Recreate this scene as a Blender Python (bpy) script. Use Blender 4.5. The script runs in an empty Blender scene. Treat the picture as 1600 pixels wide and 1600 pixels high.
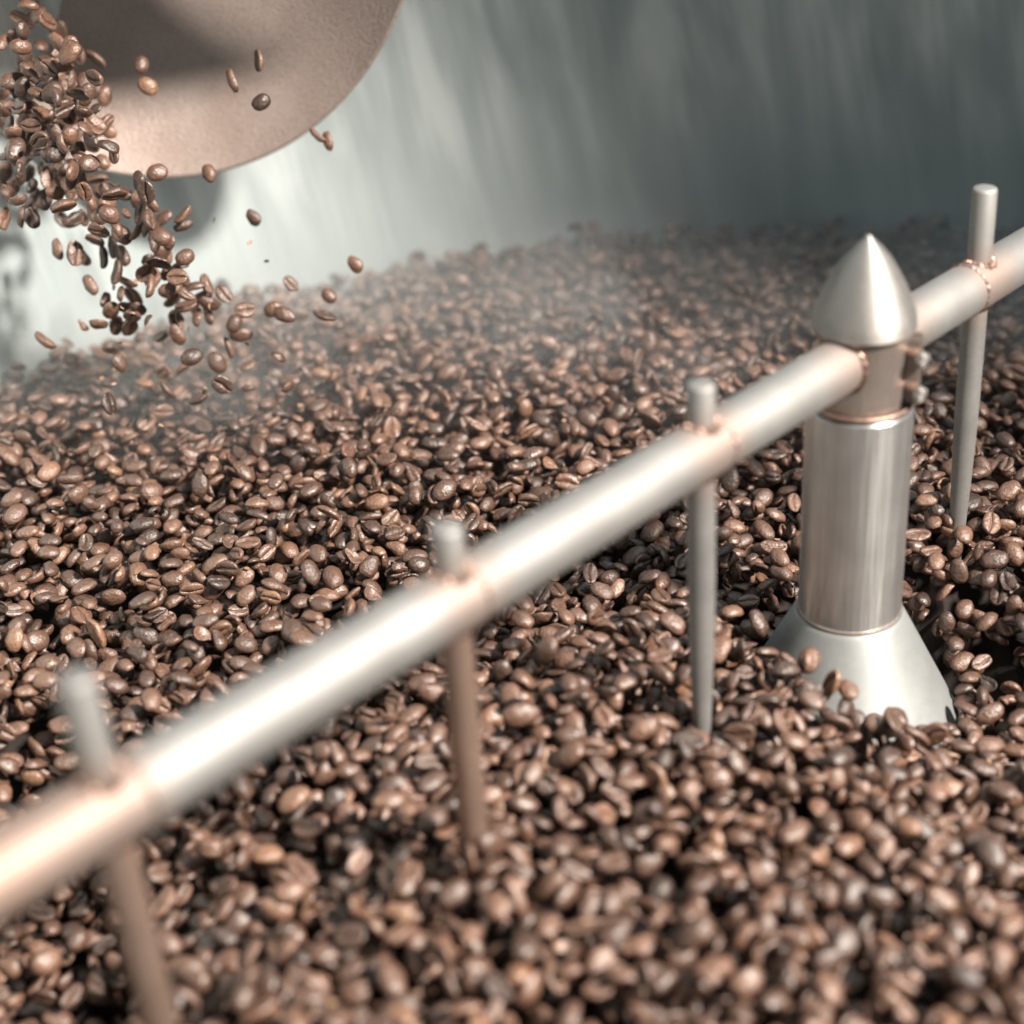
import bpy, bmesh, math, random
import numpy as np
from mathutils import Vector, Matrix, Euler, noise

random.seed(7)
RNG = np.random.default_rng(11)
R = math.radians
sc = bpy.context.scene
COL = sc.collection

# ------------------------------------------------------------------ camera, world, lamps, exposure
CAM = Vector((-0.13574, -0.56841, 0.38906))
c_r = Vector((0.99778516, -0.03325951, -0.05760715))
c_u = Vector((0.06651901, 0.49889258, 0.86410729))
c_f = Vector((0.0, 0.8660254, -0.5))
cam_d = bpy.data.cameras.new("camera")
cam = bpy.data.objects.new("camera", cam_d)
COL.objects.link(cam)
m = Matrix.Identity(4)
for i in range(3):
    m[i][0], m[i][1], m[i][2], m[i][3] = c_r[i], c_u[i], -c_f[i], CAM[i]
cam.matrix_world = m
cam_d.sensor_width = 36.0
cam_d.lens = 58.5
cam_d.clip_start = 0.02
cam_d.clip_end = 50
cam_d.dof.use_dof = True
cam_d.dof.focus_distance = 0.745
cam_d.dof.aperture_fstop = 4.6
sc.camera = cam

w = bpy.data.worlds.new("World")
sc.world = w
w.use_nodes = True
w.node_tree.nodes["Background"].inputs[0].default_value = (0.68, 0.90, 1.0, 1)
w.node_tree.nodes["Background"].inputs[1].default_value = 0.21


def lamp(name, loc, target, size, power, color):
    d = bpy.data.lights.new(name, 'AREA')
    d.shape = 'DISK'
    d.size = size
    d.energy = power
    d.color = color
    o = bpy.data.objects.new(name, d)
    COL.objects.link(o)
    o.location = loc
    o.rotation_euler = (Vector(target) - Vector(loc)).to_track_quat('-Z', 'Y').to_euler()
    return o


SMOKE_D = 2.9
AZ, EL = R(56), R(41)
LDIR = Vector((math.sin(AZ) * math.cos(EL), -math.cos(AZ) * math.cos(EL), math.sin(EL)))
TGT = Vector((-0.32, -0.02, 0.05))
kd = bpy.data.lights.new("key_spot", 'SPOT')
kd.energy = 930
kd.color = (1.0, 0.92, 0.83)
kd.shadow_soft_size = 0.12
kd.spot_size = R(25)
kd.spot_blend = 0.45
ko = bpy.data.objects.new("key_spot", kd)
COL.objects.link(ko)
ko.location = TGT + LDIR * 2.4
ko.rotation_euler = (-LDIR).to_track_quat('-Z', 'Y').to_euler()
lamp("overhead_fill", (0.1, 0.55, 1.8), (0, 0.05, 0), 1.7, 11.5, (0.80, 0.94, 1.0))  # added soft fill for the steel to reflect, not an actual fixture

sc.view_settings.view_transform = 'Standard'
sc.view_settings.look = 'None'
sc.view_settings.exposure = 0.0
sc.view_settings.gamma = 1.0
sc.cycles.use_denoising = True
sc.cycles.max_bounces = 8
sc.cycles.volume_bounces = 2
sc.cycles.volume_step_rate = 1.5


# ------------------------------------------------------------------ helpers
def ray(x, y):
    return (c_f * 2600 + c_r * (x - 800) + c_u * (800 - y)) / 2600


def at(x, y, d):
    return CAM + ray(x, y) * d


def empty(name, loc, label, cat, group=None):
    o = bpy.data.objects.new(name, None)
    COL.objects.link(o)
    o.location = loc
    o.empty_display_size = 0.02
    o['label'] = label
    o['category'] = cat
    if group:
        o['group'] = group
    return o


def obj(name, bm, mat, parent=None, smooth=True):
    me = bpy.data.meshes.new(name)
    bmesh.ops.recalc_face_normals(bm, faces=bm.faces)
    bm.to_mesh(me)
    bm.free()
    o = bpy.data.objects.new(name, me)
    COL.objects.link(o)
    if mat:
        me.materials.append(mat)
    if smooth:
        for p in me.polygons:
            p.use_smooth = True
        me.set_sharp_from_angle(angle=R(38))
    if parent:
        o.parent = parent
    return o


def lathe(bm, prof, seg=64, origin=(0, 0, 0), axis=None, wob=0.0):
    """prof: list of (r, z). axis: Matrix 3x3 orientation."""
    A = axis or Matrix.Identity(3)
    O = Vector(origin)
    rings = []
    for (r, z) in prof:
        if r < 1e-6:
            rings.append([bm.verts.new(O + A @ Vector((0, 0, z)))])
        else:
            ring = []
            for k in range(seg):
                a = 2 * math.pi * k / seg
                rr = r + (wob * (noise.noise(Vector((math.cos(a) * 3, math.sin(a) * 3, z * 300)) + O * 50)) if wob else 0)
                ring.append(bm.verts.new(O + A @ Vector((rr * math.cos(a), rr * math.sin(a), z))))
            rings.append(ring)
    for a, b in zip(rings, rings[1:]):
        n = max(len(a), len(b))
        for k in range(n):
            k2 = (k + 1) % n
            if len(a) == 1:
                bm.faces.new((a[0], b[k], b[k2]))
            elif len(b) == 1:
                bm.faces.new((a[k], a[k2], b[0]))
            else:
                bm.faces.new((a[k], a[k2], b[k2], b[k]))


def frame_to(d):
    """3x3 whose Z points along d"""
    return Vector(d).normalized().to_track_quat('Z', 'Y').to_matrix()


def torus(bm, R0, r, seg=64, sub=10, origin=(0, 0, 0), axis=None, f=None, wob=0.0):
    A = axis or Matrix.Identity(3)
    O = Vector(origin)
    g = []
    for i in range(seg):
        a = 2 * math.pi * i / seg
        rr = r * (1 + wob * math.sin(a * 23 + 1.3) + wob * noise.noise(Vector((math.cos(a) * 4, math.sin(a) * 4, R0 * 900))))
        row = []
        for j in range(sub):
            b = 2 * math.pi * j / sub
            p = Vector(((R0 + rr * math.cos(b)) * math.cos(a), (R0 + rr * math.cos(b)) * math.sin(a), rr * math.sin(b)))
            if f:
                p = f(p, a)
            row.append(bm.verts.new(O + A @ p))
        g.append(row)
    for i in range(seg):
        for j in range(sub):
            i2, j2 = (i + 1) % seg, (j + 1) % sub
            bm.faces.new((g[i][j], g[i2][j], g[i2][j2], g[i][j2]))


# ------------------------------------------------------------------ materials
def mat_new(name):
    mt = bpy.data.materials.new(name)
    mt.use_nodes = True
    nt = mt.node_tree
    b = nt.nodes["Principled BSDF"]
    return mt, nt, b


def N(nt, t, **kw):
    n = nt.nodes.new(t)
    for k, v in kw.items():
        if k.startswith('i_'):
            n.inputs[int(k[2:])].default_value = v
        else:
            setattr(n, k, v)
    return n


def ramp(nt, fac, stops):
    n = nt.nodes.new('ShaderNodeValToRGB')
    els = n.color_ramp.elements
    while len(els) < len(stops):
        els.new(0.5)
    for e, (p, c) in zip(els, stops):
        e.position = p
        e.color = (*c, 1) if len(c) == 3 else c
    nt.links.new(fac, n.inputs[0])
    return n


def steel(name, col=(0.60, 0.58, 0.55), rough=0.27, tint=None, tint_centres=None, stretch=(1, 1, 0.03), bump=0.04, metal=0.9, aniso=0.0):
    mt, nt, b = mat_new(name)
    tc = N(nt, 'ShaderNodeTexCoord')
    mp = N(nt, 'ShaderNodeMapping')
    mp.inputs['Scale'].default_value = stretch
    nt.links.new(tc.outputs['Object'], mp.inputs[0])
    n1 = N(nt, 'ShaderNodeTexNoise')
    n1.inputs['Scale'].default_value = 900
    n1.inputs['Detail'].default_value = 4
    nt.links.new(mp.outputs[0], n1.inputs['Vector'])
    n2 = N(nt, 'ShaderNodeTexNoise')
    n2.inputs['Scale'].default_value = 60
    n2.inputs['Detail'].default_value = 5
    nt.links.new(tc.outputs['Object'], n2.inputs['Vector'])
    cr = ramp(nt, n2.outputs['Fac'], [(0.3, tuple(c * 0.84 for c in col)), (0.7, col)])
    out = cr.outputs[0]
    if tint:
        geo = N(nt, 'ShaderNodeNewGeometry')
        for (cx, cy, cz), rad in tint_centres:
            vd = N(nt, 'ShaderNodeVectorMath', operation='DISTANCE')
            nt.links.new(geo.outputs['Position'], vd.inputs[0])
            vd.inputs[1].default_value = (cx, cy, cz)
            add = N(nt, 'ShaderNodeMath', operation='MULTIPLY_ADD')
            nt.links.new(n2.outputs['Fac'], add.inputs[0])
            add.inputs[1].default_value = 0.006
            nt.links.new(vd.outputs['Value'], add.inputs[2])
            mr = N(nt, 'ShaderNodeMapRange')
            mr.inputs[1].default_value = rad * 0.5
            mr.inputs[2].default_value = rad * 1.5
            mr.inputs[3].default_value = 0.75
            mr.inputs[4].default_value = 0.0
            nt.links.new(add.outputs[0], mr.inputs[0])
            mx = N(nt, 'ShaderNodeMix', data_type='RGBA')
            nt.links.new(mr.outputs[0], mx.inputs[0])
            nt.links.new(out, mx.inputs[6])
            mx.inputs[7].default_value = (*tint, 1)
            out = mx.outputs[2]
    nt.links.new(out, b.inputs['Base Color'])
    b.inputs['Metallic'].default_value = metal
    mr = N(nt, 'ShaderNodeMapRange')
    mr.inputs[1].default_value = 0.3
    mr.inputs[2].default_value = 0.7
    mr.inputs[3].default_value = rough - 0.06
    mr.inputs[4].default_value = rough + 0.08
    nt.links.new(n1.outputs['Fac'], mr.inputs[0])
    nt.links.new(mr.outputs[0], b.inputs['Roughness'])
    if aniso:
        b.inputs['Anisotropic'].default_value = aniso
        b.inputs['Anisotropic Rotation'].default_value = 0.25
        tg = N(nt, 'ShaderNodeTangent', direction_type='RADIAL', axis='Z')
        nt.links.new(tg.outputs[0], b.inputs['Tangent'])
    bp = N(nt, 'ShaderNodeBump')
    bp.inputs['Strength'].default_value = bump
    bp.inputs['Distance'].default_value = 0.001
    nt.links.new(n1.outputs['Fac'], bp.inputs['Height'])
    nt.links.new(bp.outputs[0], b.inputs['Normal'])
    return mt


# ------------------------------------------------------------------ key dimensions (metres)
DRUM_R = 0.50
BAR_Z = 0.120
BAR_R = 0.0104
BDIR = Vector((-0.71456, -0.69957, 0.0))
ROD_S = [0.46, 0.34, 0.217, 0.098, -0.083, -0.203, -0.323, -0.44]
ROD_TOP = {0.34: 0.161, 0.217: 0.1455, 0.098: 0.1450, -0.083: 0.1605}
PROF_CONE = [(0.0214, 0.0052), (0.0222, 0.0042), (0.0248, -0.001), (0.0296, -0.0105), (0.0346, -0.0205), (0.0399, -0.031), (0.0454, -0.042), (0.0509, -0.053), (0.0516, -0.085)]

M_TUBE = steel("brushed_steel_tube", (0.64, 0.635, 0.62), 0.34, stretch=(1, 1, 0.02), bump=0.04, aniso=0.6)
weld_and_reflection_pts = []
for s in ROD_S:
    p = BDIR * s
    weld_and_reflection_pts.append(((p.x, p.y, BAR_Z), 0.0165))
weld_and_reflection_pts.append(((0, 0, BAR_Z), 0.030))
for s_ in (0.368, 0.395):  # bar end: bean reflection painted in along with the weld tint
    weld_and_reflection_pts.append(((BDIR.x * s_, BDIR.y * s_, BAR_Z), 0.026))
M_BAR = steel("brushed_steel_bar", (0.30, 0.293, 0.282), 0.69, metal=0.85, tint=(0.33, 0.225, 0.18), tint_centres=weld_and_reflection_pts, stretch=(1, 1, 1), bump=0.02)
M_ROD = steel("pink_brown_rod_steel", (0.36, 0.25, 0.20), 0.42, stretch=(1, 1, 0.2), bump=0.03, metal=0.75)  # pinkish brown tone for the lower part of two rods
M_HUB = steel("heat_tinted_steel", (0.38, 0.32, 0.285), 0.40, stretch=(1, 1, 0.03), metal=0.8)
M_DOME = steel("polished_steel_cap", (0.37, 0.35, 0.33), 0.58, stretch=(1, 1, 0.05), bump=0.02, aniso=0.6, metal=0.85)
M_COPPER = steel("weld_copper_tint", (0.27, 0.18, 0.145), 0.48, stretch=(1, 1, 1), bump=0.2)
M_CONE = steel("satin_steel_cone", (0.29, 0.30, 0.295), 0.60, stretch=(1, 1, 0.05), bump=0.01, aniso=0.4, metal=0.55)


def wall_material():
    mt, nt, b = mat_new("streaked_drum_steel")
    geo = N(nt, 'ShaderNodeNewGeometry')
    sp = N(nt, 'ShaderNodeSeparateXYZ')
    nt.links.new(geo.outputs['Position'], sp.inputs[0])
    at2 = N(nt, 'ShaderNodeMath', operation='ARCTAN2')
    nt.links.new(sp.outputs['Y'], at2.inputs[0])
    nt.links.new(sp.outputs['X'], at2.inputs[1])
    # slight lean of the streaks with height
    zz = N(nt, 'ShaderNodeMath', operation='MULTIPLY_ADD')
    nt.links.new(sp.outputs['Z'], zz.inputs[0])
    zz.inputs[1].default_value = -0.35
    nt.links.new(at2.outputs[0], zz.inputs[2])
    def streak(ang_scale, z_scale, det, warp=0.0, rough=0.5):
        cb = N(nt, 'ShaderNodeCombineXYZ')
        m1 = N(nt, 'ShaderNodeMath', operation='MULTIPLY'); m1.inputs[1].default_value = ang_scale
        m2 = N(nt, 'ShaderNodeMath', operation='MULTIPLY'); m2.inputs[1].default_value = z_scale
        nt.links.new(zz.outputs[0], m1.inputs[0]); nt.links.new(sp.outputs['Z'], m2.inputs[0])
        nt.links.new(m1.outputs[0], cb.inputs[0]); nt.links.new(m2.outputs[0], cb.inputs[1])
        n = N(nt, 'ShaderNodeTexNoise'); n.inputs['Scale'].default_value = 1.0
        n.inputs['Detail'].default_value = det; n.inputs['Roughness'].default_value = rough
        n.inputs['Distortion'].default_value = warp
        nt.links.new(cb.outputs[0], n.inputs['Vector'])
        return n
    s1 = streak(17, 6, 4, 0.5)
    s2 = streak(110, 12, 3, 0.3)
    s3 = streak(6, 5, 2, 0.0)
    # stronger smears towards the upper part of the sheet
    up = N(nt, 'ShaderNodeMapRange'); up.interpolation_type = 'SMOOTHSTEP'
    up.inputs[1].default_value = 0.01; up.inputs[2].default_value = 0.12
    up.inputs[3].default_value = 0.4; up.inputs[4].default_value = 1.5
    nt.links.new(sp.outputs['Z'], up.inputs[0])
    mixs = N(nt, 'ShaderNodeMath', operation='MULTIPLY_ADD')
    nt.links.new(s2.outputs['Fac'], mixs.inputs[0]); mixs.inputs[1].default_value = 0.3
    nt.links.new(s1.outputs['Fac'], mixs.inputs[2])            # about 0.75 mean
    cen = N(nt, 'ShaderNodeMath', operation='SUBTRACT'); cen.inputs[1].default_value = 0.65
    nt.links.new(mixs.outputs[0], cen.inputs[0])
    amp = N(nt, 'ShaderNodeMath', operation='MULTIPLY')
    nt.links.new(cen.outputs[0], amp.inputs[0]); nt.links.new(up.outputs[0], amp.inputs[1])
    f = N(nt, 'ShaderNodeMath', operation='ADD'); f.inputs[1].default_value = 0.5
    nt.links.new(amp.outputs[0], f.inputs[0])
    cr = ramp(nt, f.outputs[0], [(0.28, (0.39, 0.45, 0.455)), (0.5, (0.51, 0.57, 0.57)), (0.72, (0.70, 0.75, 0.745))])
    nt.links.new(cr.outputs[0], b.inputs['Base Color'])
    b.inputs['Metallic'].default_value = 0.45
    b.inputs['Anisotropic'].default_value = 0.85
    tg = N(nt, 'ShaderNodeTangent', direction_type='RADIAL', axis='Z')
    nt.links.new(tg.outputs[0], b.inputs['Tangent'])
    rr = N(nt, 'ShaderNodeMapRange')
    rr.inputs[1].default_value = 0.3; rr.inputs[2].default_value = 0.7
    rr.inputs[3].default_value = 0.42; rr.inputs[4].default_value = 0.52
    nt.links.new(s3.outputs['Fac'], rr.inputs[0])
    nt.links.new(rr.outputs[0], b.inputs['Roughness'])
    bp = N(nt, 'ShaderNodeBump'); bp.inputs['Strength'].default_value = 0.35; bp.inputs['Distance'].default_value = 0.002
    nt.links.new(f.outputs[0], bp.inputs['Height'])
    nt.links.new(bp.outputs[0], b.inputs['Normal'])
    return mt


def chute_material():
    mt, nt, b = mat_new("worn_pinkish_chute_steel")
    tc = N(nt, 'ShaderNodeTexCoord')
    n1 = N(nt, 'ShaderNodeTexNoise'); n1.inputs['Scale'].default_value = 700; n1.inputs['Detail'].default_value = 5
    n2 = N(nt, 'ShaderNodeTexNoise'); n2.inputs['Scale'].default_value = 22; n2.inputs['Detail'].default_value = 4
    for n in (n1, n2):
        nt.links.new(tc.outputs['Object'], n.inputs['Vector'])
    cr = ramp(nt, n2.outputs['Fac'], [(0.3, (0.27, 0.205, 0.178)), (0.7, (0.35, 0.285, 0.255))])
    c2 = ramp(nt, n1.outputs['Fac'], [(0.32, (0.80, 0.79, 0.8)), (0.56, (1, 1, 1))])
    mx = N(nt, 'ShaderNodeMix', data_type='RGBA', blend_type='MULTIPLY')
    mx.inputs[0].default_value = 1
    nt.links.new(cr.outputs[0], mx.inputs[6]); nt.links.new(c2.outputs[0], mx.inputs[7])
    nt.links.new(mx.outputs[2], b.inputs['Base Color'])
    b.inputs['Metallic'].default_value = 0.30
    b.inputs['Roughness'].default_value = 0.5
    bp = N(nt, 'ShaderNodeBump'); bp.inputs['Strength'].default_value = 0.8; bp.inputs['Distance'].default_value = 0.0009
    nt.links.new(n1.outputs['Fac'], bp.inputs['Height']); nt.links.new(bp.outputs[0], b.inputs['Normal'])
    return mt


def bean_material():
    mt, nt, b = mat_new("roasted_coffee_bean")
    oi = N(nt, 'ShaderNodeObjectInfo')
    at_ = N(nt, 'ShaderNodeAttribute'); at_.attribute_name = 'tone'; at_.attribute_type = 'GEOMETRY'
    ad = N(nt, 'ShaderNodeMath', operation='ADD')
    nt.links.new(oi.outputs['Random'], ad.inputs[0]); nt.links.new(at_.outputs['Fac'], ad.inputs[1])
    fr = N(nt, 'ShaderNodeMath', operation='FRACT'); nt.links.new(ad.outputs[0], fr.inputs[0])
    cr = ramp(nt, fr.outputs[0], [(0.0, (0.036, 0.019, 0.013)), (0.16, (0.066, 0.034, 0.022)), (0.55, (0.102, 0.052, 0.033)),
                                  (0.95, (0.148, 0.077, 0.048)), (1.0, (0.20, 0.105, 0.06))])
    tc = N(nt, 'ShaderNodeNewGeometry')
    n1 = N(nt, 'ShaderNodeTexNoise'); n1.inputs['Scale'].default_value = 700; n1.inputs['Detail'].default_value = 4
    nt.links.new(tc.outputs['Position'], n1.inputs['Vector'])
    c2 = ramp(nt, n1.outputs['Fac'], [(0.3, (0.72, 0.70, 0.68)), (0.65, (1.08, 1.08, 1.08))])
    mx = N(nt, 'ShaderNodeMix', data_type='RGBA', blend_type='MULTIPLY'); mx.inputs[0].default_value = 1
    nt.links.new(cr.outputs[0], mx.inputs[6]); nt.links.new(c2.outputs[0], mx.inputs[7])
    nt.links.new(mx.outputs[2], b.inputs['Base Color'])
    nr_ = N(nt, 'ShaderNodeTexNoise'); nr_.inputs['Scale'].default_value = 160
    nt.links.new(tc.outputs['Position'], nr_.inputs['Vector'])
    rg = N(nt, 'ShaderNodeMapRange'); rg.inputs[1].default_value = 0.3; rg.inputs[2].default_value = 0.7
    rg.inputs[3].default_value = 0.34; rg.inputs[4].default_value = 0.58
    nt.links.new(nr_.outputs['Fac'], rg.inputs[0]); nt.links.new(rg.outputs[0], b.inputs['Roughness'])
    b.inputs['Specular IOR Level'].default_value = 0.85
    bp = N(nt, 'ShaderNodeBump'); bp.inputs['Strength'].default_value = 1.0; bp.inputs['Distance'].default_value = 0.0006
    nt.links.new(n1.outputs['Fac'], bp.inputs['Height']); nt.links.new(bp.outputs[0], b.inputs['Normal'])
    return mt


M_WALL = wall_material()
M_CHUTE = chute_material()
M_BEAN = bean_material()
M_CORE, _nt, _b = mat_new("shaded_gap_core")
_b.inputs['Base Color'].default_value = (0.012, 0.007, 0.005, 1)  # near-black colour carries the shade seen between beans
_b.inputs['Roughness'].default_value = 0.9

# ------------------------------------------------------------------ cooling drum
drum = empty("cooling_drum", (0, 0, -0.09), "large round steel cooling drum whose streaked curved wall rises behind the beans", "cooling drum")
bm = bmesh.new()
t = 0.004
lathe(bm, [(DRUM_R, 0.0), (DRUM_R, 0.33), (DRUM_R + t, 0.33), (DRUM_R + t, 0.0), (DRUM_R, 0.0)], seg=192)
obj("drum_wall", bm, M_WALL, drum)
bm = bmesh.new()
torus(bm, DRUM_R + t / 2, 0.007, seg=192, sub=12, origin=(0, 0, 0.338))
obj("drum_rim", bm, M_TUBE, drum)
bm = bmesh.new()
lathe(bm, [(0.0, 0.0), (DRUM_R - 0.001, 0.0), (DRUM_R - 0.001, -0.004), (0, -0.004)], seg=96)
obj("drum_floor", bm, M_CONE, drum, smooth=False)

# ------------------------------------------------------------------ centre post
post = empty("centre_post", (0, 0, 0), "upright brushed steel tube on a flared cone rising out of the beans at right", "post")
bm = bmesh.new()
lathe(bm, [(0.0190, 0.0992), (0.0198, 0.0992), (0.0204, 0.0985), (0.0206, 0.094), (0.0208, 0.009), (0.0208, 0.0062), (0.0202, 0.0056), (0.019, 0.0056)], seg=96)
obj("post_tube", bm, M_TUBE, post)
bm = bmesh.new()
torus(bm, 0.0208, 0.0007, seg=96, sub=8, origin=(0, 0, 0.0062))
obj("seam_bead", bm, M_HUB, post)
bm = bmesh.new()
fine = []
for (r0, z0), (r1, z1) in zip(PROF_CONE, PROF_CONE[1:]):
    for q in range(4):
        fine.append((r0 + (r1 - r0) * q / 4, z0 + (z1 - z0) * q / 4))
fine.append(PROF_CONE[-1])
lathe(bm, [(0.018, 0.0052)] + fine, seg=96)
o = obj("flared_base", bm, M_CONE, post)

# ------------------------------------------------------------------ stirring arm
arm = empty("stirring_arm", (0, 0, BAR_Z), "long shiny steel bar with upright rods crossing the frame diagonally, clamped to a pointed cap", "stirring arm")
arm_off = Vector((0, 0, -BAR_Z))


def addarm(name, bm, mat, parent=None):
    bmesh.ops.translate(bm, verts=bm.verts, vec=arm_off)
    return obj(name, bm, mat, parent or arm)


BA = frame_to(BDIR)
for sgn, (s0, s1) in ((1, (0.012, 0.475)), (-1, (-0.475, -0.012))):
    bm = bmesh.new()
    n = 60
    prof = [(0.0, s0), (BAR_R - 0.001, s0)] + [(BAR_R, s0 + 0.001 + (s1 - s0 - 0.002) * i / n) for i in range(n + 1)] + [(BAR_R - 0.001, s1), (0.0, s1)]
    lathe(bm, prof, seg=48, origin=(0, 0, BAR_Z), axis=BA)
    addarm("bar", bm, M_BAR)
for s in ROD_S:
    p = BDIR * s
    top = ROD_TOP.get(s, 0.15)
    lean = Matrix.Rotation(R(random.uniform(-0.8, 0.8)), 3, 'X') @ Matrix.Rotation(R(random.uniform(-0.8, 0.8)), 3, 'Y')
    if s in (0.217,):
        lean = Matrix.Identity(3)
    rr = 0.0050
    prof = [(0.0, -0.136), (0.0018, -0.1355), (0.0027, -0.133), (0.0034, -0.118), (0.0041, -0.098), (0.0048, -0.072), (rr, -0.05), (rr, 0.0),
            (rr, top - BAR_Z - 0.0012), (rr - 0.0004, top - BAR_Z - 0.0004), (rr - 0.0011, top - BAR_Z), (0, top - BAR_Z)]
    bm = bmesh.new()
    lathe(bm, prof, seg=32, origin=(p.x, p.y, BAR_Z), axis=lean)
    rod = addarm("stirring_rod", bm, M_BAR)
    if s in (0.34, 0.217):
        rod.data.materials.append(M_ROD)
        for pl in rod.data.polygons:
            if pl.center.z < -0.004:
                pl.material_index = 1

    # weld following the joint of rod and bar, above and below
    def saddle(sign):
        def f(q, a):
            # q in rod frame; bar axis along BDIR: distance across the bar
            across = q.x * (-BDIR.y) + q.y * BDIR.x
            h = math.sqrt(max(1e-9, BAR_R ** 2 - min(abs(across), BAR_R * 0.98) ** 2))
            return Vector((q.x, q.y, sign * h + q.z))
        return f
    for sign in (1, -1):
        bm = bmesh.new()
        torus(bm, 0.0056, 0.0011, seg=48, sub=8, origin=(p.x, p.y, BAR_Z), f=saddle(sign), wob=0.45)
        addarm("weld_bead", bm, M_COPPER)
# ring welds round the bar beside the rods
for s, off in ((0.34, -0.008), (0.217, -0.0055), (0.098, -0.0065), (-0.083, 0.009)):
    bm = bmesh.new()
    pp = BDIR * (s + off)
    torus(bm, BAR_R, 0.0006, seg=56, sub=8, origin=(pp.x, pp.y, BAR_Z), axis=BA, wob=0.6)
    addarm("weld_ring", bm, M_COPPER)
# hub: neck, copper ring, clamp tab, bolts, pointed cap
bm = bmesh.new()
lathe(bm, [(0.012, 0.1000), (0.0172, 0.1000), (0.0176, 0.1025), (0.0170, 0.106), (0.0168, 0.128), (0.0176, 0.1318), (0.012, 0.1318)], seg=80)
addarm("hub_neck", bm, M_HUB)
bm = bmesh.new()
torus(bm, 0.0192, 0.0012, seg=96, sub=10, origin=(0, 0, 0.1008), wob=0.05)
addarm("copper_ring", bm, M_COPPER)
bm = bmesh.new()
prof = [(0.0, 0.1668), (0.0010, 0.1665), (0.0022, 0.1652), (0.0045, 0.1630), (0.0085, 0.1582), (0.0120, 0.1525), (0.0151, 0.1465), (0.0175, 0.1410), (0.0190, 0.1365), (0.0194, 0.1335), (0.0195, 0.1318), (0.0189, 0.1310), (0.012, 0.1310)]
# smooth the ogive
fine = []
for i in range(len(prof) - 4):
    p0 = prof[max(i - 1, 0)]; p1 = prof[i]; p2 = prof[i + 1]; p3 = prof[i + 2]
    for q in range(4):
        u = q / 4
        fine.append(tuple(0.5 * ((2 * p1[k]) + (-p0[k] + p2[k]) * u + (2 * p0[k] - 5 * p1[k] + 4 * p2[k] - p3[k]) * u * u + (-p0[k] + 3 * p1[k] - 3 * p2[k] + p3[k]) * u ** 3) for k in (0, 1)))
fine[0] = (0.0, 0.1668)
fine += prof[-4:]
lathe(bm, fine, seg=96)
addarm("pointed_cap", bm, M_DOME)
# weld where bar meets neck
for sgn in (1, -1):
    bm = bmesh.new()
    torus(bm, BAR_R + 0.0002, 0.0012, seg=56, sub=8, origin=tuple(BDIR * sgn * 0.0145 + Vector((0, 0, BAR_Z))), axis=BA, wob=0.25)
    addarm("weld_ring", bm, M_COPPER)
# clamp tabs with two bolts on the right flank
cdir = Vector((0.93, -0.36, 0)).normalized()
side = Vector((-cdir.y, cdir.x, 0))
for k in (-1, 1):
    bm = bmesh.new()
    bmesh.ops.create_cube(bm, size=1)
    bmesh.ops.scale(bm, verts=bm.verts, vec=(0.0062, 0.0024, 0.027))
    bmesh.ops.bevel(bm, geom=bm.edges[:], offset=0.0006, segments=2, affect='EDGES')
    rot = Matrix.Rotation(math.atan2(cdir.y, cdir.x), 3, 'Z')
    bmesh.ops.rotate(bm, verts=bm.verts, matrix=rot)
    bmesh.ops.translate(bm, verts=bm.verts, vec=cdir * 0.0187 + side * k * 0.0024 + Vector((0, 0, 0.1155)))
    addarm("clamp_tab", bm, M_HUB)
bd = (cdir * 0.80 - side * 0.45 + Vector((0, 0, -0.22))).normalized()
BF = frame_to(bd)
for z in (0.1238, 0.1098):
    o0 = cdir * 0.0165 - side * 0.003 + Vector((0, 0, z))
    bm = bmesh.new()
    lathe(bm, [(0, -0.002), (0.0017, -0.002), (0.0017, 0.0062), (0, 0.0062)], seg=20, origin=o0, axis=BF)
    bolt = addarm("clamp_bolt", bm, M_COPPER)
    bm = bmesh.new()
    lathe(bm, [(0, 0.0060), (0.0026, 0.0060), (0.0030, 0.0064), (0.0030, 0.0088), (0.0026, 0.0092), (0, 0.0092)], seg=6, origin=o0, axis=BF)
    hd = addarm("bolt_head", bm, M_DOME, bolt)

# ------------------------------------------------------------------ discharge chute (concave ladle end)
CH_D = 0.79
cc = at(174, -230, CH_D)
cr_ = 484 / 2600 * CH_D
nrm = (CAM - cc).normalized()
nrm = (nrm * math.cos(R(25)) - c_u * math.sin(R(25))).normalized()
CF = Matrix((c_r, nrm.cross(c_r), nrm)).transposed() @ Matrix.Diagonal((1, 1.2, 1))
chute = empty("discharge_chute", cc, "pinkish beige rounded metal chute lip hanging in front of the drum wall at upper left", "chute")
prof = []
nr = 28
dep = 0.078
for i in range(nr + 1):
    u = i / nr
    prof.append((cr_ * u, -dep * (1 - u ** 2.2)))
prof += [(cr_ + 0.0006, 0.0008), (cr_ + 0.0016, 0.0008), (cr_ + 0.0024, 0.0), (cr_ + 0.0024, -0.0012)]
for i in range(nr, -1, -1):
    u = i / nr
    prof.append(((cr_ + 0.002) * u, -dep * (1 - u ** 2.2) - 0.0025))
bm = bmesh.new()
lathe(bm, prof, seg=128, axis=CF)
bowl = obj("chute_bowl", bm, M_CHUTE, chute)
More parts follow.
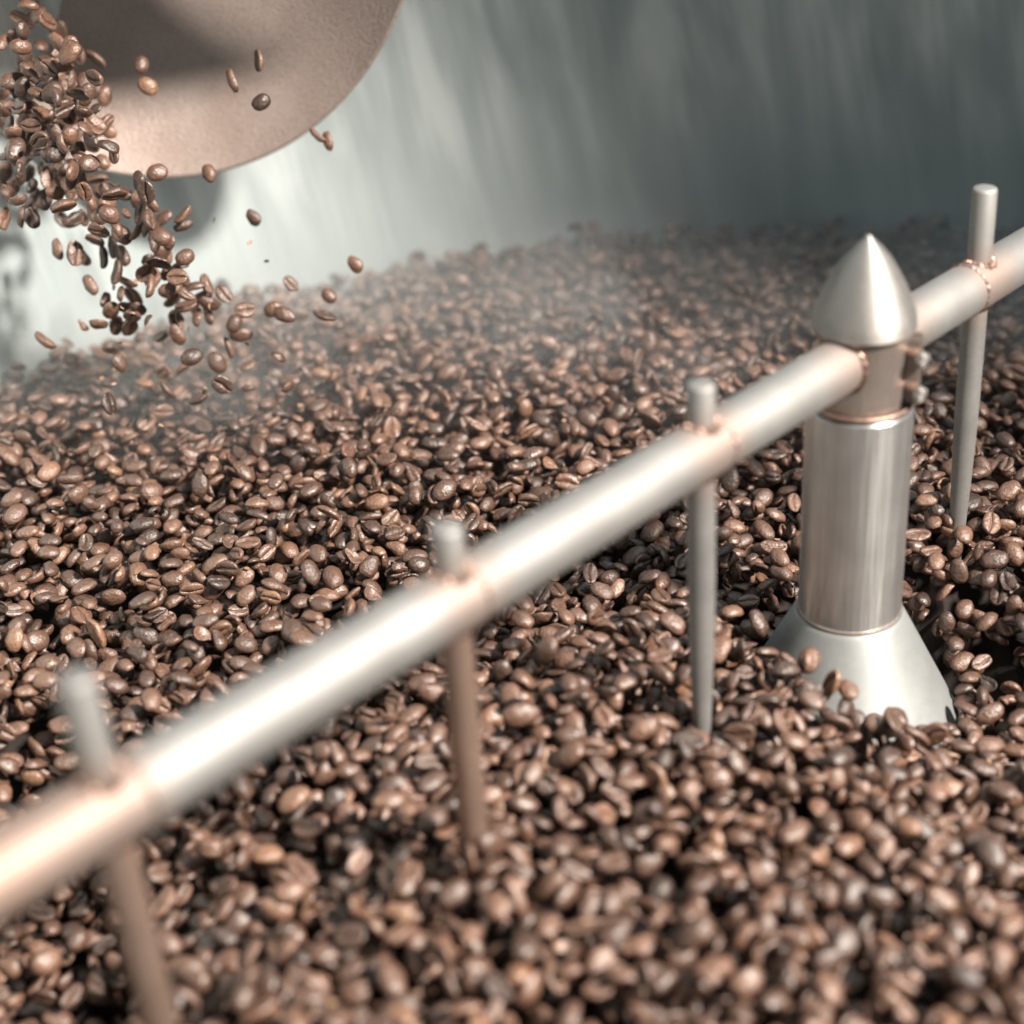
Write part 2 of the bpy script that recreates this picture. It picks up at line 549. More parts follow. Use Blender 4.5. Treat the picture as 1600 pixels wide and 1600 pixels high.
# unseen sheet added above the picture to shade the upper left of the chute
E1, E2 = at(600, -40, 0.80) + LDIR * 0.09, at(60, 110, 0.79) + LDIR * 0.25
UU = (Vector((-0.35, 0, 1)) - LDIR * LDIR.dot(Vector((-0.35, 0, 1)))).normalized()
bm = bmesh.new()
gr = []
for k in range(13):
    u = k / 12
    e = E1.lerp(E2, u) + UU * 0.004 * math.sin(u * math.pi * 0.8)
    gr.append([bm.verts.new(e + UU * (0.30 * q) - cc + LDIR * 0.02 * q * q) for q in (0, 0.33, 0.66, 1.0)])
for k in range(12):
    for q in range(3):
        bm.faces.new((gr[k][q], gr[k + 1][q], gr[k + 1][q + 1], gr[k][q + 1]))
geo_ = bmesh.ops.solidify(bm, geom=bm.faces[:], thickness=0.002)
obj("shade_sheet", bm, M_CHUTE, chute)
for e in (E1, E2, E1.lerp(E2, 0.5)):
    v = e - CAM
    print("sheet edge at", 800 + 2600 * v.dot(c_r) / v.dot(c_f), 800 - 2600 * v.dot(c_u) / v.dot(c_f))

# ------------------------------------------------------------------ coffee beans
def bean_shape(a, b, c, cb, groove, latn, topn, vlist, seed=0, lump=0.0, curve=0.35, wide=0.0, shell=0.0):
    """half ellipsoid bean, long axis X, flat creased face down (-Z). returns verts (n,3), tri faces (m,3)"""
    vs = []
    rows = []
    rs = random.Random(seed)
    ph = rs.uniform(0, 6.28)
    vs.append((a, 0.0, 0.0))
    for i in range(1, latn):
        th = math.pi * i / latn
        x = a * math.cos(th)
        r = math.sin(th) ** 0.86
        xs = x / a
        bb = b * (1 + wide * xs)
        s = 0.00045 * math.sin(xs * 2.2 + ph) * (curve / 0.35)
        row = []
        for k in range(topn + 1):
            psi = math.pi * k / topn
            row.append((x, bb * r * math.cos(psi), c * r * math.sin(psi) ** 0.9 if math.sin(psi) > 1e-9 else 0.0))
        for v in vlist:
            yb = -bb * r * math.cos(math.pi * 0) * 0
            y = bb * r * v + s * (1 - abs(v))
            zf = -cb * r * math.sqrt(max(0, 1 - v * v)) ** 0.8
            g = groove * (math.exp(-(v / 0.10) ** 2) + 0.28 * math.exp(-abs(v) / 0.22)) * min(1.0, (1 - abs(xs)) * 4.5)
            zf += g + shell * r * (1 - v * v)
            row.append((x, y, zf))
        rows.append(row)
        vs.extend(row)
    vs.append((-a, 0.0, 0.0))
    vs = np.array(vs)
    if lump:
        for i in range(len(vs)):
            p = Vector(vs[i]) * 260 + Vector((seed * 3.1, 0, 0))
            d = noise.noise_vector(p)
            vs[i] += np.array(d) * lump
    n = len(rows[0])
    fs = []
    for k in range(n):
        k2 = (k + 1) % n
        fs.append((0, 1 + k, 1 + k2))
        last = 1 + (latn - 2) * n
        fs.append((len(vs) - 1, last + k2, last + k))
        for i in range(latn - 2):
            p, q = 1 + i * n, 1 + (i + 1) * n
            fs.append((p + k, q + k, q + k2))
            fs.append((p + k, q + k2, p + k2))
    return vs, np.array(fs, dtype=np.int32)


V_HI = [-0.8, -0.45, -0.2, -0.09, 0.0, 0.09, 0.2, 0.45, 0.8]
V_LO = [-0.5, -0.11, 0.0, 0.11, 0.5]
SPECS = [  # a, b, c, cb, groove, lump, curve, wide, shell
    (0.0056, 0.0041, 0.0033, 0.0009, 0.0013, 0.00045, 0.35, 0.0, 0),
    (0.0060, 0.0041, 0.0031, 0.0008, 0.0012, 0.00055, 0.6, 0.06, 0),
    (0.0052, 0.0042, 0.0034, 0.0010, 0.0014, 0.00045, 0.2, -0.05, 0),
    (0.0057, 0.0038, 0.0031, 0.0007, 0.0012, 0.0007, 0.8, 0.08, 0),
    (0.0053, 0.0039, 0.0032, 0.0009, 0.0013, 0.0006, 0.3, 0.0, 0),
    (0.0063, 0.0043, 0.0032, 0.0009, 0.0013, 0.0006, 0.5, -0.08, 0),
    (0.0048, 0.0038, 0.0036, 0.0034, 0.0012, 0.00025, 0.3, 0.03, 0),       # peaberry
    (0.0058, 0.0041, 0.0028, 0.0010, 0.0010, 0.00090, 0.9, 0.1, 0.0016),   # open, hollow bean
    (0.0050, 0.0036, 0.0026, 0.0006, 0.0010, 0.00080, 0.5, 0.12, 0),
    (0.0044, 0.0028, 0.0018, 0.0005, 0.0005, 0.00110, 0.4, 0.25, 0.0006),  # chipped piece
]
WEIGHTS = np.array([3, 3, 3, 3, 3, 2, 0.9, 1.6, 1.8, 1.1]); WEIGHTS /= WEIGHTS.sum()
HI = [bean_shape(*s[:5], 10, 8, V_HI, seed=i + 1, lump=s[5], curve=s[6], wide=s[7], shell=s[8]) for i, s in enumerate(SPECS)]
LO = [bean_shape(*s[:5], 7, 5, V_LO, seed=i + 1, lump=s[5], curve=s[6], wide=s[7], shell=s[8]) for i, s in enumerate(SPECS)]
DENSE = [bean_shape(*s[:5], 22, 18, [-.9, -.75, -.6, -.45, -.3, -.15, 0, .15, .3, .45, .6, .75, .9], seed=i + 1, lump=s[5], curve=s[6], wide=s[7], shell=s[8])[0] for i, s in enumerate(SPECS)]

# heap surface from control heights
CTRL = np.array([
    (-0.41, 0.30, 0.000), (-0.35, 0.355, -0.006), (-0.25, 0.43, -0.013), (-0.12, 0.48, -0.018), (0.0, 0.495, -0.022), (0.1, 0.485, -0.023), (0.2, 0.455, -0.022), (0.35, 0.35, -0.02),
    (-0.34, 0.25, 0.008), (-0.30, 0.30, 0.004), (-0.25, 0.20, 0.002), (-0.10, 0.25, -0.008), (0.05, 0.25, -0.010), (0.15, 0.20, -0.004), (0.3, 0.1, 0.0),
    (-0.40, 0.10, 0.0), (-0.25, 0.09, 0.000), (-0.12, 0.10, -0.008), (-0.03, 0.10, -0.014), (0.05, 0.12, -0.006),
    (-0.38, -0.02, -0.002), (-0.27, -0.03, -0.010), (-0.315, -0.072, -0.052), (-0.36, -0.115, -0.05), (-0.265, -0.075, -0.02), (-0.17, 0.00, -0.008), (-0.09, 0.02, -0.014), (-0.045, 0.03, -0.020), (0.0, 0.05, -0.020),
    (0.06, 0.058, 0.012), (0.09, 0.02, -0.004), (0.048, 0.0, -0.032), (0.058, -0.03, -0.036), (0.10, -0.06, -0.020), (0.050, -0.055, -0.038),
    (-0.066, -0.022, 0.010), (-0.04, -0.045, 0.010), (-0.018, -0.052, 0.000), (0.008, -0.060, -0.013), (0.026, -0.074, -0.025), (0.0, -0.02, -0.035),
    (-0.07, -0.070, 0.006), (-0.10, -0.06, 0.010), (-0.155, -0.152, 0.016), (-0.13, -0.10, 0.012), (-0.18, -0.09, 0.0), (-0.24, -0.10, -0.012),
    (-0.295, -0.155, -0.075), (-0.33, -0.19, -0.05), (-0.245, -0.165, -0.008), (-0.245, -0.24, 0.0), (-0.20, -0.20, 0.012), (-0.10, -0.17, 0.012), (-0.02, -0.13, 0.002), (-0.02, -0.2, 0.004),
    (0.06, -0.13, -0.016), (0.10, -0.2, -0.01), (-0.15, -0.28, 0.008), (0.0, -0.3, 0.0), (0.2, -0.1, -0.01), (0.3, -0.2, 0.0), (-0.4, -0.1, 0.0), (-0.35, -0.28, 0.0)])
CELL = 0.001
X0, X1, Y0, Y1 = -0.50, 0.34, -0.30, 0.50
nx, ny = int((X1 - X0) / CELL), int((Y1 - Y0) / CELL)
gx = X0 + (np.arange(nx) + 0.5) * CELL
gy = Y0 + (np.arange(ny) + 0.5) * CELL
GX, GY = np.meshgrid(gx, gy, indexing='ij')
num = np.zeros_like(GX); den = np.zeros_like(GX)
for (x, y, z) in CTRL:
    wgt = 1.0 / ((GX - x) ** 2 + (GY - y) ** 2 + 0.00035) ** 2
    num += wgt * z; den += wgt
T = num / den
bump = np.zeros_like(GX)
for k in range(26):
    a = RNG.uniform(0, 2 * np.pi); fq = RNG.uniform(60, 260); ph = RNG.uniform(0, 6.28)
    bump += np.sin((GX * np.cos(a) + GY * np.sin(a)) * fq + ph) / 26 ** 0.5
front = 1 / (1 + np.exp((GY + 0.02 - 0.9 * (GX + 0.07)) / 0.02))     # 1 in the loose pile before the bar
fineb = np.zeros_like(GX)
for k in range(24):
    a = RNG.uniform(0, 2 * np.pi); fq = RNG.uniform(230, 430); ph = RNG.uniform(0, 6.28)
    fineb += np.sin((GX * np.cos(a) + GY * np.sin(a)) * fq + ph) / 24 ** 0.5
B_EXTRA = 0.004 * front
T = T - 0.0025 - 0.0085 * front - 0.003 * np.exp(-((GX - 0.05) ** 2 + (GY + 0.02) ** 2) / 0.05 ** 2)
T = T + bump * (0.0016 + 0.0020 * front) + fineb * (0.0008 + 0.0034 * front)
B = T - 0.016 - B_EXTRA
H = B.copy()
RR = np.hypot(GX, GY)
H[RR > DRUM_R - 0.0005] = 9.0
cone_r = [p[0] for p in PROF_CONE]; cone_z = [p[1] for p in PROF_CONE]
cz = np.interp(RR, cone_r, cone_z)
cz = np.where(RR < 0.0215, 9.0, np.where(RR > 0.0514, -1, cz))
H = np.maximum(H, cz)
for s in ROD_S:
    p = BDIR * s
    H[(GX - p.x) ** 2 + (GY - p.y) ** 2 < 0.0038 ** 2] = 9.0
H0 = H.copy()


def rnd_orient(loose):
    u = random.random()
    tilt = 0.75 if loose else 0.48
    roll = 0.0 if u < 0.32 else (math.pi if u < 0.76 else random.choice((-1, 1)) * random.uniform(0.9, 2.0))
    e = Euler((roll + random.gauss(0, tilt), random.gauss(0, tilt * 0.8), 0)).to_matrix()
    return Matrix.Rotation(random.uniform(0, 2 * math.pi), 3, 'Z') @ e


LIB = []
for k in range(700):
    v = int(RNG.choice(len(SPECS), p=WEIGHTS))
    sc_ = float(np.clip(RNG.normal(1.0, 0.105), 0.74, 1.25))
    M = np.array(rnd_orient(k % 2 == 1)) * sc_
    P = DENSE[v] @ M.T
    ix = np.round(P[:, 0] / CELL).astype(int); iy = np.round(P[:, 1] / CELL).astype(int)
    key = (ix + 50) * 128 + iy + 50
    uk, inv = np.unique(key, return_inverse=True)
    lo = np.full(len(uk), 1e9); hi = np.full(len(uk), -1e9)
    np.minimum.at(lo, inv, P[:, 2]); np.maximum.at(hi, inv, P[:, 2])
    LIB.append((v, M, uk // 128 - 50, uk % 128 - 50, lo, hi))

flatH = H.ravel(); flatB = B.ravel()
placed = []      # (lib, ix, iy, z)
NTRY = 31000
front_f = front.ravel()
rr_f = RR.ravel()
for it in range(NTRY):
    best = None
    for k in range(1 if it % 5 < 3 else 4):
        ix = random.randrange(10, nx - 10); iy = random.randrange(10, ny - 10)
        c0 = ix * ny + iy
        if rr_f[c0] > DRUM_R - 0.004 or rr_f[c0] < 0.021:
            continue
        li = random.randrange(0, 350) * 2 + (1 if front_f[c0] > 0.5 else 0)
        L = LIB[li]
        idx = (ix + L[2]) * ny + (iy + L[3])
        z = float((flatH[idx] - L[4]).max())
        sc0 = z - flatB[c0]
        if best is None or sc0 < best[0]:
            best = (sc0, li, ix, iy, z, idx)
    if best is None or best[0] > 0.0185 + 0.008 * front_f[best[2] * ny + best[3]]:
        continue
    L = LIB[best[1]]
    z = best[4]
    idx = best[5]
    flatH[idx] = np.maximum(flatH[idx], z + L[5])
    placed.append((best[1], best[2], best[3], z, idx))
okc = (rr_f < DRUM_R - 0.006) & (rr_f > 0.026)
inner = np.zeros_like(GX, dtype=bool); inner[12:-12, 12:-12] = True
okc &= inner.ravel()
for it in range(14):                      # fill what is still bare
    bare = np.nonzero(okc & (flatH - flatB < 0.0085))[0]
    if len(bare) < 40:
        break
    for c0 in RNG.choice(bare, size=min(len(bare), max(40, len(bare) // 40)), replace=False):
        c0 = int(c0)
        if flatH[c0] - flatB[c0] > 0.0085:
            continue
        ix, iy = divmod(c0, ny)
        best = None
        for k in range(5):
            li = random.randrange(0, 700)
            L = LIB[li]
            idx = (ix + L[2]) * ny + (iy + L[3])
            z = float((flatH[idx] - L[4]).max())
            if best is None or z < best[0]:
                best = (z, li, idx)
        z, li, idx = best
        if z > flatB[c0] + 0.04:
            okc[c0] = False
            continue
        flatH[idx] = np.maximum(flatH[idx], z + LIB[li][5])
        placed.append((li, ix, iy, z, idx))
# which beans lie open to view: compare own upper surface with final height map
keep = []
for (li, ix, iy, z, idx) in placed:
    L = LIB[li]
    own = z + L[5]
    open_ = float((own > flatH[idx] - 0.0004).mean())
    c0 = ix * ny + iy
    if open_ < 0.02 and z < flatB[c0] + 0.008:
        continue
    keep.append((li, ix, iy, z, open_))
cx = np.array([gx[k[1]] for k in keep]); cy = np.array([gy[k[2]] for k in keep]); czz = np.array([k[3] for k in keep])
rel = np.stack([cx - CAM.x, cy - CAM.y, czz - CAM.z], 1)
depth = rel @ np.array(c_f)
px = 800 + 2600 * (rel @ np.array(c_r)) / depth
py = 800 - 2600 * (rel @ np.array(c_u)) / depth
inview = (px > -160) & (px < 1760) & (py > -60) & (py < 1760)
print("beans placed", len(placed), "kept", len(keep), "in view", int(inview.sum()))


def lit_bar(x, y):
    """roughly behind the bar or post in the picture"""
    yb = 1326 - 0.59 * (x - 60)
    return abs(y - yb) < 75 or (1235 < x < 1440 and y < 1130)


order = []
for i, k in enumerate(keep):
    if inview[i] and 40 < px[i] < 1560 and 40 < py[i] < 1570 and not lit_bar(px[i], py[i]) and k[4] > 0.55:
        order.append((depth[i] / k[4] ** 0.3, i))
order.sort()
single = set(i for _, i in order[:46])


def add_many(sel, shapes):
    """numpy: joined geometry of the beans listed in sel"""
    V, F, Tn = [], [], []
    off = 0
    for i in sel:
        li, ix, iy, z, _ = keep[i]
        v, M = LIB[li][0], LIB[li][1]
        vs, fs = shapes[v]
        V.append(vs @ M.T + np.array((gx[ix], gy[iy], z)))
        F.append(fs + off)
        Tn.append(np.full(len(vs), (i * 0.61803) % 1.0, dtype=np.float32))
        off += len(vs)
    return V, F, Tn, off


near = [i for i in range(len(keep)) if i not in single and inview[i] and depth[i] < 0.74 and keep[i][4] > 0.12]
ns = set(near)
rest = [i for i in range(len(keep)) if i not in single and i not in ns and cx[i] > -0.49]
V1, F1, T1, o1 = add_many(near, HI)
V2, F2, T2, o2 = add_many(rest, LO)
F2 = [f + o1 for f in F2]
VV = np.concatenate(V1 + V2); FF = np.concatenate(F1 + F2); TT = np.concatenate(T1 + T2)
me = bpy.data.meshes.new("coffee_bean_bed")
me.vertices.add(len(VV)); me.vertices.foreach_set('co', VV.astype(np.float32).ravel())
me.loops.add(len(FF) * 3); me.loops.foreach_set('vertex_index', FF.ravel())
me.polygons.add(len(FF)); me.polygons.foreach_set('loop_start', np.arange(0, len(FF) * 3, 3, dtype=np.int32))
me.polygons.foreach_set('use_smooth', np.ones(len(FF), dtype=bool))
me.update(calc_edges=True)
ta = me.attributes.new('tone', 'FLOAT', 'POINT'); ta.data.foreach_set('value', TT)
me.materials.append(M_BEAN)
bed = bpy.data.objects.new("coffee_bean_bed", me)
COL.objects.link(bed)
bed['kind'] = 'stuff'; bed['label'] = 'deep bed of roasted brown coffee beans filling the drum'; bed['category'] = 'coffee beans'
print("bed tris", len(FF), "near", len(near), "rest", len(rest))

# sheet below the open beans, coloured dark to stand for shade in gaps
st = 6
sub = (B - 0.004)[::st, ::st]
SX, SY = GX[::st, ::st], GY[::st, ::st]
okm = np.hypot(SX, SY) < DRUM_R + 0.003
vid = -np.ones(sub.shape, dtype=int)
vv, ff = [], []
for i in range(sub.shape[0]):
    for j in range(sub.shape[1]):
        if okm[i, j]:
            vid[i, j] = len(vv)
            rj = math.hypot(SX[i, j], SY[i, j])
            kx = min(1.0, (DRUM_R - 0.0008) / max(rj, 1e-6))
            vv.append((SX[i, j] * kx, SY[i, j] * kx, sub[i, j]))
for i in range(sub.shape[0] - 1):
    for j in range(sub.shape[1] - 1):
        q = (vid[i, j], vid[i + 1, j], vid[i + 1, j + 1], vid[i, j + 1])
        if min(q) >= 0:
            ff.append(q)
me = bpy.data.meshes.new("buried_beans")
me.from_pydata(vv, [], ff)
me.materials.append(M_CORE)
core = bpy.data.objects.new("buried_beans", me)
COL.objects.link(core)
core['kind'] = 'stuff'; core['label'] = 'lower layer of coffee beans, coloured dark for the shade between the open ones'; core['category'] = 'coffee beans'

# bean meshes shared by the single beans
BM = []
for i, (vs, fs) in enumerate(bean_shape(*s[:5], 14, 12, [-0.88, -0.7, -0.45, -0.25, -0.14, -0.07, 0.0, 0.07, 0.14, 0.25, 0.45, 0.7, 0.88], seed=k + 1, lump=s[5], curve=s[6], wide=s[7], shell=s[8]) for k, s in enumerate(SPECS)):
    me = bpy.data.meshes.new("coffee_bean")
    me.from_pydata([tuple(v) for v in vs], [], [tuple(f) for f in fs])
    me.polygons.foreach_set('use_smooth', np.ones(len(me.polygons), dtype=bool))
    me.materials.append(M_BEAN)
    BM.append(me)


def single_bean(v, M3, loc, label, group):
    o = bpy.data.objects.new("coffee_bean", BM[v])
    COL.objects.link(o)
    m4 = M3.to_4x4()
    m4.translation = loc
    o.matrix_world = m4
    o['label'] = label; o['category'] = 'coffee bean'
    if group:
        o['group'] = group
    return o


for i in sorted(single):
    li, ix, iy, z, _ = keep[i]
    v, M = LIB[li][0], Matrix(LIB[li][1].tolist())
    down = (M @ Vector((0, 0, 1))).z < 0
    if down:
        single_bean(v, M, (gx[ix], gy[iy], z), 'roasted coffee bean lying crease side up in the blurred pile nearest the viewer', 'crease-up beans in the front pile')
    else:
        single_bean(v, M, (gx[ix], gy[iy], z), 'roasted coffee bean lying rounded side up in the blurred pile nearest the viewer', 'rounded-side-up beans in the front pile')

# ---- beans in the air
def rquat():
    from mathutils import Quaternion
    q = Quaternion((random.gauss(0, 1), random.gauss(0, 1), random.gauss(0, 1), random.gauss(0, 1)))
    q.normalize()
    return q.to_matrix()


def screen_mat(ang, face):
    """long axis at ang degrees (picture plane, counter-clockwise from right); face: how the bean turns about it, 0 crease to viewer, 180 back to viewer"""
    a = R(ang)
    X = c_r * math.cos(a) + c_u * math.sin(a)
    Z0 = c_f
    Y0_ = Z0.cross(X)
    f = R(face)
    Z = Z0 * math.cos(f) + Y0_ * math.sin(f)
    Y = Z.cross(X)
    return Matrix((X, Y, Z)).transposed() @ Matrix.Rotation(R(random.uniform(-15, 15)), 3, 'Y')


AIR = [  # x, y, depth, angle, face, variant, size, label
    (402, 95, 0.80, 85, 60, 0, 0.95, 'upright oval bean falling in front of the chute, topmost of its right-hand three'),
    (365, 125, 0.80, -58, 110, 3, 1.05, 'dark slanting bean seen edge-on in front of the chute'),
    (408, 160, 0.80, 30, 180, 6, 1.0, 'round glossy bean falling in front of the lower right of the chute'),
    (221, 102, 0.83, 80, 175, 6, 0.95, 'very dark round bean in front of the chute, upper of a touching pair'),
    (231, 135, 0.82, -35, 175, 2, 1.0, 'dark round bean in front of the chute, lower of a touching pair'),
    (498, 210, 0.83, -35, 80, 3, 0.9, 'dark bean flying before the bright wall, left one of a crossed pair'),
    (514, 220, 0.84, -58, 120, 4, 0.95, 'dark bean flying before the bright wall, right one of a crossed pair'),
    (327, 271, 0.81, -60, 165, 4, 0.9, 'smooth bean falling just under the chute edge, right of the stream'),
    (246, 270, 0.80, 20, 180, 2, 1.0, 'round brown bean at the lowest point of the chute edge'),
    (221, 285, 0.79, -68, 130, 0, 1.08, 'dark bean with its side turned, just left of the round bean at the chute edge'),
    (238, 316, 0.80, -40, 110, 4, 1.0, 'dark tumbling bean in the gap below the chute edge'),
    (284, 334, 0.81, 38, 60, 3, 1.0, 'slanted bean before the bright wall, upper one of a stacked pair'),
    (286, 352, 0.82, 12, 110, 3, 0.9, 'thin edge-on bean before the bright wall, lower one of a stacked pair'),
    (396, 340, 0.84, -62, 150, 8, 0.95, 'lone bean falling in the middle of the bright wall'),
    (334, 344, 0.84, 70, 60, 9, 0.33, 'tiny chip of bean floating before the bright wall'),
    (289, 402, 0.80, 30, 185, 6, 1.0, 'round pale-centred peaberry bean right of the falling stream'),
    (555, 413, 0.85, -52, 150, 8, 1.0, 'lone bean dropping just above the far edge of the bean bed'),
    (455, 443, 0.85, -50, 40, 4, 0.9, 'bean showing its crease, landing at the top of the far bed edge'),
    (514, 462, 0.85, -45, 150, 6, 0.9, 'small two-toned bean above the far bed edge'),
    (508, 491, 0.84, -25, 60, 5, 0.95, 'dark reddish bean bouncing off the pale beans at the back'),
    (428, 483, 0.84, 20, 160, 2, 1.0, 'shiny bean of a touching pair above the pale beans, upper left one'),
    (445, 492, 0.83, -20, 170, 5, 0.9, 'dull dark bean of a touching pair above the pale beans, lower right one'),
    (383, 484, 0.83, 10, 10, 2, 1.0, 'wrinkled dark brown bean showing its grooved face above the bed'),
    (366, 506, 0.83, 60, 170, 6, 1.0, 'round half-dark bean just below the wrinkled bean'),
    (350, 459, 0.83, -45, 20, 0, 0.95, 'dark oval bean with a visible crease, above the wrinkled bean'),
    (324, 443, 0.83, -75, 60, 3, 0.95, 'upright slender bean right of the lower stream'),
    (318, 461, 0.84, 15, 120, 4, 0.85, 'small dark bean touching the foot of the upright slender bean'),
    (142, 445, 0.82, -48, 150, 3, 1.0, 'single bean falling left of the lower stream before the bright wall'),
    (92, 389, 0.82, -60, 130, 0, 1.0, 'leftmost of the row of beans below the dense clump'),
    (118, 396, 0.81, -82, 30, 1, 1.05, 'second bean from the left in the row below the dense clump'),
    (133, 404, 0.83, -70, 20, 9, 0.9, 'rough broken bean tucked behind the second bean of the row'),
    (159, 402, 0.82, 82, 60, 3, 1.0, 'narrow upright bean, third of the row below the dense clump'),
    (192, 399, 0.82, -58, 160, 3, 1.0, 'pale slanting bean, rightmost of the row below the dense clump'),
    (180, 424, 0.81, 78, 60, 1, 1.1, 'upright bean leaning on a dark curved one under the row'),
    (198, 437, 0.82, -25, 100, 7, 1.0, 'dark hollow curved bean hooked under the upright one'),
    (72, 530, 0.83, -38, 80, 3, 1.1, 'thin dark edge-on bean alone at the far left above the bed'),
    (172, 545, 0.85, 2, 90, 4, 0.8, 'flat dark bean just above the pale beans of the heap'),
    (130, 508, 0.83, -45, 60, 9, 0.8, 'orange curled flake of bean left of the lower clump'),
]
for (x, y, d, an, fa, v, s, lab) in AIR:
    single_bean(v, screen_mat(an, fa) * s, at(x, y, d), lab, None)

POS = []


def clump(n, cx_, cy_, sx, sy, d0, d1, label, group, mind=13.0, rot=0.0, poly=None):
    made = 0
    tries = 0
    while made < n and tries < 12000:
        tries += 1
        u, v_ = random.gauss(0, 1), random.gauss(0, 1)
        if abs(u) > 2 or abs(v_) > 2:
            continue
        ca, sa = math.cos(R(rot)), math.sin(R(rot))
        x = cx_ + u * sx * ca - v_ * sy * sa
        y = cy_ + u * sx * sa + v_ * sy * ca
        if poly and not poly(x, y):
            continue
        d = random.uniform(d0, d1)
        P = at(x, y, d)
        if any((P - q).length < 0.0082 for q in POS):
            continue
        if any(math.hypot(x - qx, y - qy) < mind for (qx, qy) in PIX):
            continue
        POS.append(P); PIX.append((x, y))
        v = int(RNG.choice(len(SPECS), p=WEIGHTS))
        single_bean(v, rquat() * random.uniform(0.88, 1.1), P, label, group)
        made += 1
    return made


PIX = [(a[0], a[1]) for a in AIR]
POS = [at(a[0], a[1], a[2]) for a in AIR]
lim = lambda x, y: x < (128 if y < 60 else 150 if y < 150 else 168 if y < 190 else 190 + (y - 190) * 0.35) and y < 345 and x > 2
clump(136, 80, 190, 60, 90, 0.75, 0.84, 'roasted coffee bean in the dense fall at the upper left edge', 'beans in the dense fall', mind=4, poly=lim)
clump(28, 80, 200, 50, 75, 0.84, 0.855, 'roasted coffee bean in the dense fall at the upper left edge', 'beans in the dense fall', mind=7, poly=lim)
clump(15, 172, 335, 30, 28, 0.78, 0.83, 'lit coffee bean in the round clump below the dense fall', 'beans in the round clump', mind=13)
clump(12, 248, 370, 9, 40, 0.78, 0.83, 'coffee bean in the slim chain of beans right of the round clump', 'beans in the slim chain', mind=12, rot=-22)
clump(11, 258, 430, 18, 14, 0.79, 0.83, 'coffee bean in the knot at the foot of the slim chain', 'beans in the lower knot', mind=12)
clump(11, 205, 490, 26, 18, 0.80, 0.84, 'orange brown coffee bean in the loose clump before the bright wall', 'beans in the loose clump', mind=12)
clump(8, 298, 478, 16, 14, 0.82, 0.85, 'coffee bean in the small group right of the loose clump', 'beans in the small group', mind=13)
clump(20, 300, 575, 75, 42, 0.80, 0.86, 'brown coffee bean bouncing just above the hazy heap where the stream lands', 'beans bouncing at the landing spot', mind=17)

# ------------------------------------------------------------------ smoke lying over the far beans
mt = bpy.data.materials.new("pale_smoke"); mt.use_nodes = True
nt = mt.node_tree
for n in list(nt.nodes):
    nt.nodes.remove(n)
out = N(nt, 'ShaderNodeOutputMaterial')
pv = N(nt, 'ShaderNodeVolumePrincipled')
pv.inputs['Color'].default_value = (0.90, 0.95, 0.97, 1)
pv.inputs['Anisotropy'].default_value = 0.1
nt.links.new(pv.outputs[0], out.inputs['Volume'])
geo = N(nt, 'ShaderNodeNewGeometry')
nz = N(nt, 'ShaderNodeTexNoise'); nz.inputs['Scale'].default_value = 9; nz.inputs['Detail'].default_value = 3; nz.inputs['Distortion'].default_value = 0.6
mp = N(nt, 'ShaderNodeMapping'); mp.inputs['Scale'].default_value = (1, 1, 1.4)
nt.links.new(geo.outputs['Position'], mp.inputs[0]); nt.links.new(mp.outputs[0], nz.inputs['Vector'])
m1 = N(nt, 'ShaderNodeMapRange'); m1.interpolation_type = 'SMOOTHSTEP'
m1.inputs[1].default_value = 0.30; m1.inputs[2].default_value = 0.64; m1.inputs[3].default_value = 0.0; m1.inputs[4].default_value = SMOKE_D
nt.links.new(nz.outputs['Fac'], m1.inputs[0])
sp = N(nt, 'ShaderNodeSeparateXYZ'); nt.links.new(geo.outputs['Position'], sp.inputs[0])
m2 = N(nt, 'ShaderNodeMapRange'); m2.interpolation_type = 'SMOOTHSTEP'
m2.inputs[1].default_value = 0.0; m2.inputs[2].default_value = 0.065; m2.inputs[3].default_value = 1.0; m2.inputs[4].default_value = 0.0
nt.links.new(sp.outputs['Z'], m2.inputs[0])
m3 = N(nt, 'ShaderNodeMapRange'); m3.interpolation_type = 'SMOOTHSTEP'
m3.inputs[1].default_value = 0.13; m3.inputs[2].default_value = 0.27; m3.inputs[3].default_value = 0.0; m3.inputs[4].default_value = 1.0
nt.links.new(sp.outputs['Y'], m3.inputs[0])
q1 = N(nt, 'ShaderNodeMath', operation='MULTIPLY'); q2 = N(nt, 'ShaderNodeMath', operation='MULTIPLY')
nt.links.new(m1.outputs[0], q1.inputs[0]); nt.links.new(m2.outputs[0], q1.inputs[1])
nt.links.new(q1.outputs[0], q2.inputs[0]); nt.links.new(m3.outputs[0], q2.inputs[1])
vd = N(nt, 'ShaderNodeVectorMath', operation='DISTANCE')
nt.links.new(geo.outputs['Position'], vd.inputs[0]); vd.inputs[1].default_value = (-0.30, 0.29, 0.02)
m4 = N(nt, 'ShaderNodeMapRange'); m4.interpolation_type = 'SMOOTHSTEP'
m4.inputs[1].default_value = 0.04; m4.inputs[2].default_value = 0.15; m4.inputs[3].default_value = 6.5; m4.inputs[4].default_value = 0.0
nt.links.new(vd.outputs['Value'], m4.inputs[0])
q3 = N(nt, 'ShaderNodeMath', operation='MULTIPLY_ADD')
q4 = N(nt, 'ShaderNodeMath', operation='MULTIPLY')
nt.links.new(m4.outputs[0], q4.inputs[0]); nt.links.new(nz.outputs['Fac'], q4.inputs[1])
q5 = N(nt, 'ShaderNodeMath', operation='MULTIPLY'); nt.links.new(q4.outputs[0], q5.inputs[0]); nt.links.new(m2.outputs[0], q5.inputs[1])
nt.links.new(q5.outputs[0], q3.inputs[0]); q3.inputs[1].default_value = 1.0; nt.links.new(q2.outputs[0], q3.inputs[2])
nt.links.new(q3.outputs[0], pv.inputs['Density'])
bm = bmesh.new()
n = 40
A0, A1 = R(38), R(152)
lo_, hi_ = [], []
